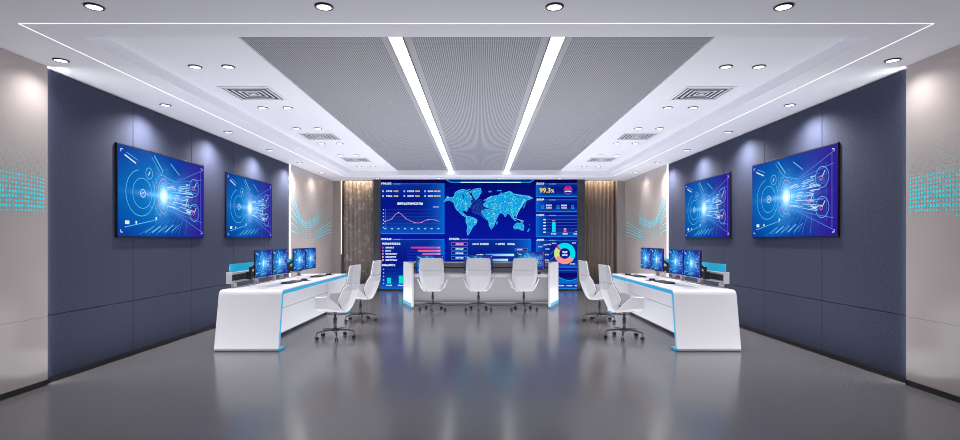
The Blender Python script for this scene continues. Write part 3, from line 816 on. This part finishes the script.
# ------------------------------------------------------------------ central desk
cd = empty('reception_desk', (0.05, 10.9, 0), 0, 'white central desk with raised back counter and flared sides before the video wall', 'desk')
def flare(sx):
    # side wing: vertical board from the near inner point to the far outer point
    a = Vector((sx*1.415, 0.0)); c = Vector((sx*1.70, 0.80)); d = (c-a).normalized(); n = Vector((-d.y, d.x))*0.038*sx
    return a, c, n
for sx in (-1, 1):
    a, c, n = flare(sx)
    def quad(e0, e1, off0, off1, z0, z1, nm, m, bev=0.003, par=cd):
        d = (c-a).normalized()
        p0 = a + d*e0; p1 = c - d*e1; u = n.normalized()
        pts = [p0+u*off0, p1+u*off0, p1+u*off1, p0+u*off1]
        return MB().prism([(p.x, p.y) for p in pts], 'z', z0, z1).build(nm, m, par, bevel=bev)
    w = quad(0, 0, 0, 0.04, 0.0, 0.925, 'side_panel', M['white'], 0.004)
    quad(0.03, 0.0, -0.002, 0.01, 0.02, 0.10, 'toe_light', M['cyan'], 0.0, w)
def trap(y0, y1, z0, z1, nm, m, inset=0.03, bev=0.003):
    h = lambda y: 1.415 + (1.70-1.415)*y/0.80 - inset
    return MB().prism([(-h(y0), y0), (h(y0), y0), (h(y1), y1), (-h(y1), y1)], 'z', z0, z1).build(nm, m, cd, bevel=bev)
trap(0.06, 0.70, 0.635, 0.695, 'worktop', M['white'])
trap(0.70, 0.735, 0.0, 0.90, 'back_panel', M['shaded_white_board'])
trap(0.62, 0.80, 0.90, 0.925, 'counter_top', M['white'])
trap(0.685, 0.70, 0.79, 0.81, 'cable_slot', M['slot'], 0.05, 0)
trap(0.60, 0.70, 0.0, 0.05, 'plinth', M['white_in'], 0.05)
o = copy_tree(ms); o.location = (1.27, 11.15, 0.6955); o.rotation_euler = (0, 0, 0.2)
tag(o, 'black computer mouse at right end of the central desk', 'mouse', 'computer mice')

# ------------------------------------------------------------------ chairs
def make_chair():
    r = empty('swivel_chair', (0, 0, 0))
    def shell(rows, cols, nm, thick=0.018, m=None, mirror=False):
        vs = []; nC = len(rows[0])
        for row in rows: vs += row
        fs = [(j*nC+i, j*nC+i+1, (j+1)*nC+i+1, (j+1)*nC+i) for j in range(len(rows)-1) for i in range(nC-1)]
        me = bpy.data.meshes.new(nm); me.from_pydata(vs, [], fs)
        for k in (m or [M['shell'], M['shell_rim']]): me.materials.append(k)
        o = bpy.data.objects.new(nm, me); C.objects.link(o); o.parent = r
        sm = o.modifiers.new('thick', 'SOLIDIFY'); sm.thickness = thick; sm.offset = 0; sm.material_offset_rim = 1; sm.use_even_offset = True
        bv = o.modifiers.new('bevel', 'BEVEL'); bv.width = 0.004; bv.segments = 2; bv.limit_method = 'ANGLE'; bv.angle_limit = math.radians(35)
        return o
    def row(z, yc, ye, hw, hc):
        return [(-hw, ye, z), (-hc, yc, z), (0, yc-0.006, z), (hc, yc, z), (hw, ye, z)]
    # rounded lower backrest, outer shell
    low = [row(0.385, -0.165, -0.165, 0.09, 0.06), row(0.40, -0.180, -0.165, 0.135, 0.09), row(0.45, -0.210, -0.155, 0.180, 0.12), row(0.57, -0.255, -0.125, 0.225, 0.150),
           row(0.70, -0.295, -0.185, 0.242, 0.17), row(0.797, -0.300, -0.250, 0.242, 0.18)]
    shell(low, 5, 'backrest')
    up = [row(0.803, -0.300, -0.250, 0.242, 0.18), row(0.92, -0.306, -0.272, 0.236, 0.18), row(1.02, -0.314, -0.288, 0.226, 0.17), row(1.045, -0.318, -0.297, 0.205, 0.16)]
    shell(up, 5, 'headrest')
    # inner cushion of the back
    cu = [[(x*0.74, y+0.030, z) for x, y, z in q] for q in (low[2:] + up[1:])]
    shell(cu, 5, 'back_cushion', 0.024, [M['cushion'], M['cushion']])
    b = MB()
    b.prism([(-0.19, 0.17), (-0.21, -0.02), (-0.15, -0.17), (0.15, -0.17), (0.21, -0.02), (0.19, 0.17), (0.17, 0.185), (-0.17, 0.185)], 'z', 0.43, 0.485)
    b.build('seat_cushion', M['cushion'], r, bevel=0.018, seg=3)
    # seat pan with winged sides
    for sx in (-1, 1):
        rows = [[(sx*0.155, 0.200, 0.408), (sx*0.160, 0.02, 0.403), (sx*0.110, -0.15, 0.388)],
                [(sx*0.235, 0.195, 0.452), (sx*0.245, 0.02, 0.450), (sx*0.150, -0.165, 0.398)],
                [(sx*0.285, 0.180, 0.605), (sx*0.305, 0.00, 0.620), (sx*0.175, -0.180, 0.415)]]
        shell(rows, 3, 'armrest')
    b = MB(); b.prism([(-0.165, 0.195), (-0.165, 0.02), (-0.115, -0.160), (0.115, -0.160), (0.165, 0.02), (0.165, 0.195)], 'z', 0.402, 0.43)
    b.build('seat_pan', M['shell'], r, bevel=0.006)
    b = MB(); b.lathe([(0.0, 0.40), (0.10, 0.402), (0.095, 0.385), (0.045, 0.365), (0.03, 0.345), (0, 0.345)], n=24, closed=False); b.box((-0.05, -0.02, 0.375), (0.05, 0.13, 0.402))
    b.build('tilt_mechanism', M['iron'], r)
    b = MB(); b.cyl((0, 0), 0.018, 0.20, 0.36, n=16); b.cyl((0, 0), 0.026, 0.12, 0.29, n=16); b.lathe([(0, 0.085), (0.034, 0.085), (0.038, 0.10), (0.034, 0.135), (0, 0.14)], n=20, closed=False)
    b.build('gas_column', M['iron'], r)
    for k in range(5):
        a = math.radians(-90 + 72*k); d = Vector((math.cos(a), math.sin(a), 0)); pv = Vector((-d.y, d.x, 0))
        b = MB(); pts = [(0.025, 0.112), (0.10, 0.118), (0.19, 0.112), (0.255, 0.098), (0.272, 0.080)]
        b.tube([d*q + Vector((0, 0, z)) for q, z in pts], [0.024, 0.022, 0.020, 0.018, 0.014], n=10, flat=0.75)
        leg = b.build('leg', M['iron'], r)
        b = MB(); c0 = d*0.272
        for q in (-1, 1):
            cc = c0 + pv*0.014*q + Vector((0, 0, 0.025)) - d*0.006
            n = 18; vs = []
            for e in (-0.008, 0.008):
                vs += [tuple(cc + pv*e + (d*math.cos(2*PI*t/n) + Vector((0, 0, 1))*math.sin(2*PI*t/n))*0.0245) for t in range(n)]
            b.add(vs, [(t, (t+1) % n, n+(t+1) % n, n+t) for t in range(n)] + [tuple(range(n)), tuple(range(2*n-1, n-1, -1))])
        b.tube([c0+Vector((0, 0, 0.03)), c0+Vector((0, 0, 0.085))], 0.006, n=8)
        b.build('caster', M['iron'], leg)
    return r
ch = make_chair()
spots = [(-2.04, 7.62, PI/2-0.08, 'white winged swivel chair facing the left console desk, nearer one', 'chairs at the side desks'),
         (-2.04, 9.24, PI/2-0.08, 'white winged swivel chair facing the left console desk, farther one', 'chairs at the side desks'),
         (2.09, 7.62, -PI/2+0.08, 'white winged swivel chair facing the right console desk, nearer one', 'chairs at the side desks'),
         (2.09, 9.20, -PI/2+0.08, 'white winged swivel chair facing the right console desk, farther one', 'chairs at the side desks'),
         (-0.92, 10.72, 0, 'white swivel chair seen from behind at the central desk, left of three', 'chairs at the central desk'),
         (0.0, 10.72, 0, 'white swivel chair seen from behind at the central desk, middle of three', 'chairs at the central desk'),
         (0.91, 10.72, 0, 'white swivel chair seen from behind at the central desk, right of three', 'chairs at the central desk')]
for i, (x, y, a, lb_, gr) in enumerate(spots):
    o = ch if i == 0 else copy_tree(ch)
    o.location = (x, y, 0); o.rotation_euler = (0, 0, a); tag(o, lb_, 'chair', gr)
    for c in o.children:
        if c.name.startswith('leg'): c.rotation_euler = (0, 0, -a + (0.33 if a > 0 else (-0.33 if a < 0 else 0)))

# ------------------------------------------------------------------ extra light, camera, view
up = add_light('AREA', 'added_ceiling_fill', (0, 9.8, 0.03), 520, (0.95, 0.96, 1.0), shape='RECTANGLE', size=7.6, size_y=9.0)  # added fill light without a lamp, brightens the ceiling from floor level
up.rotation_euler = (PI, 0, 0)
w = bpy.data.worlds.new('world'); sc.world = w; w.use_nodes = True
w.node_tree.nodes['Background'].inputs['Color'].default_value = (0.5, 0.5, 0.55, 1); w.node_tree.nodes['Background'].inputs['Strength'].default_value = 0.2
cam = bpy.data.cameras.new('camera'); co = bpy.data.objects.new('camera', cam); C.objects.link(co)
co.location = (CAMX, 0, 1.4); co.rotation_euler = (PI/2, 0, 0)
cam.sensor_width = 36; cam.lens = 20.0; cam.shift_y = 20/960; cam.clip_end = 100
sc.camera = co
sc.view_settings.view_transform = 'Standard'; sc.view_settings.look = 'None'; sc.view_settings.exposure = 0.0; sc.view_settings.gamma = 1.0
sc.view_settings.use_curve_mapping = False
sc.cycles.use_denoising = True; sc.cycles.filter_width = 1.0
sc.cycles.max_bounces = 8; sc.cycles.diffuse_bounces = 5; sc.cycles.glossy_bounces = 4; sc.cycles.transmission_bounces = 6
sc.cycles.sample_clamp_indirect = 6.0
sc.cycles.caustics_reflective = False; sc.cycles.caustics_refractive = False
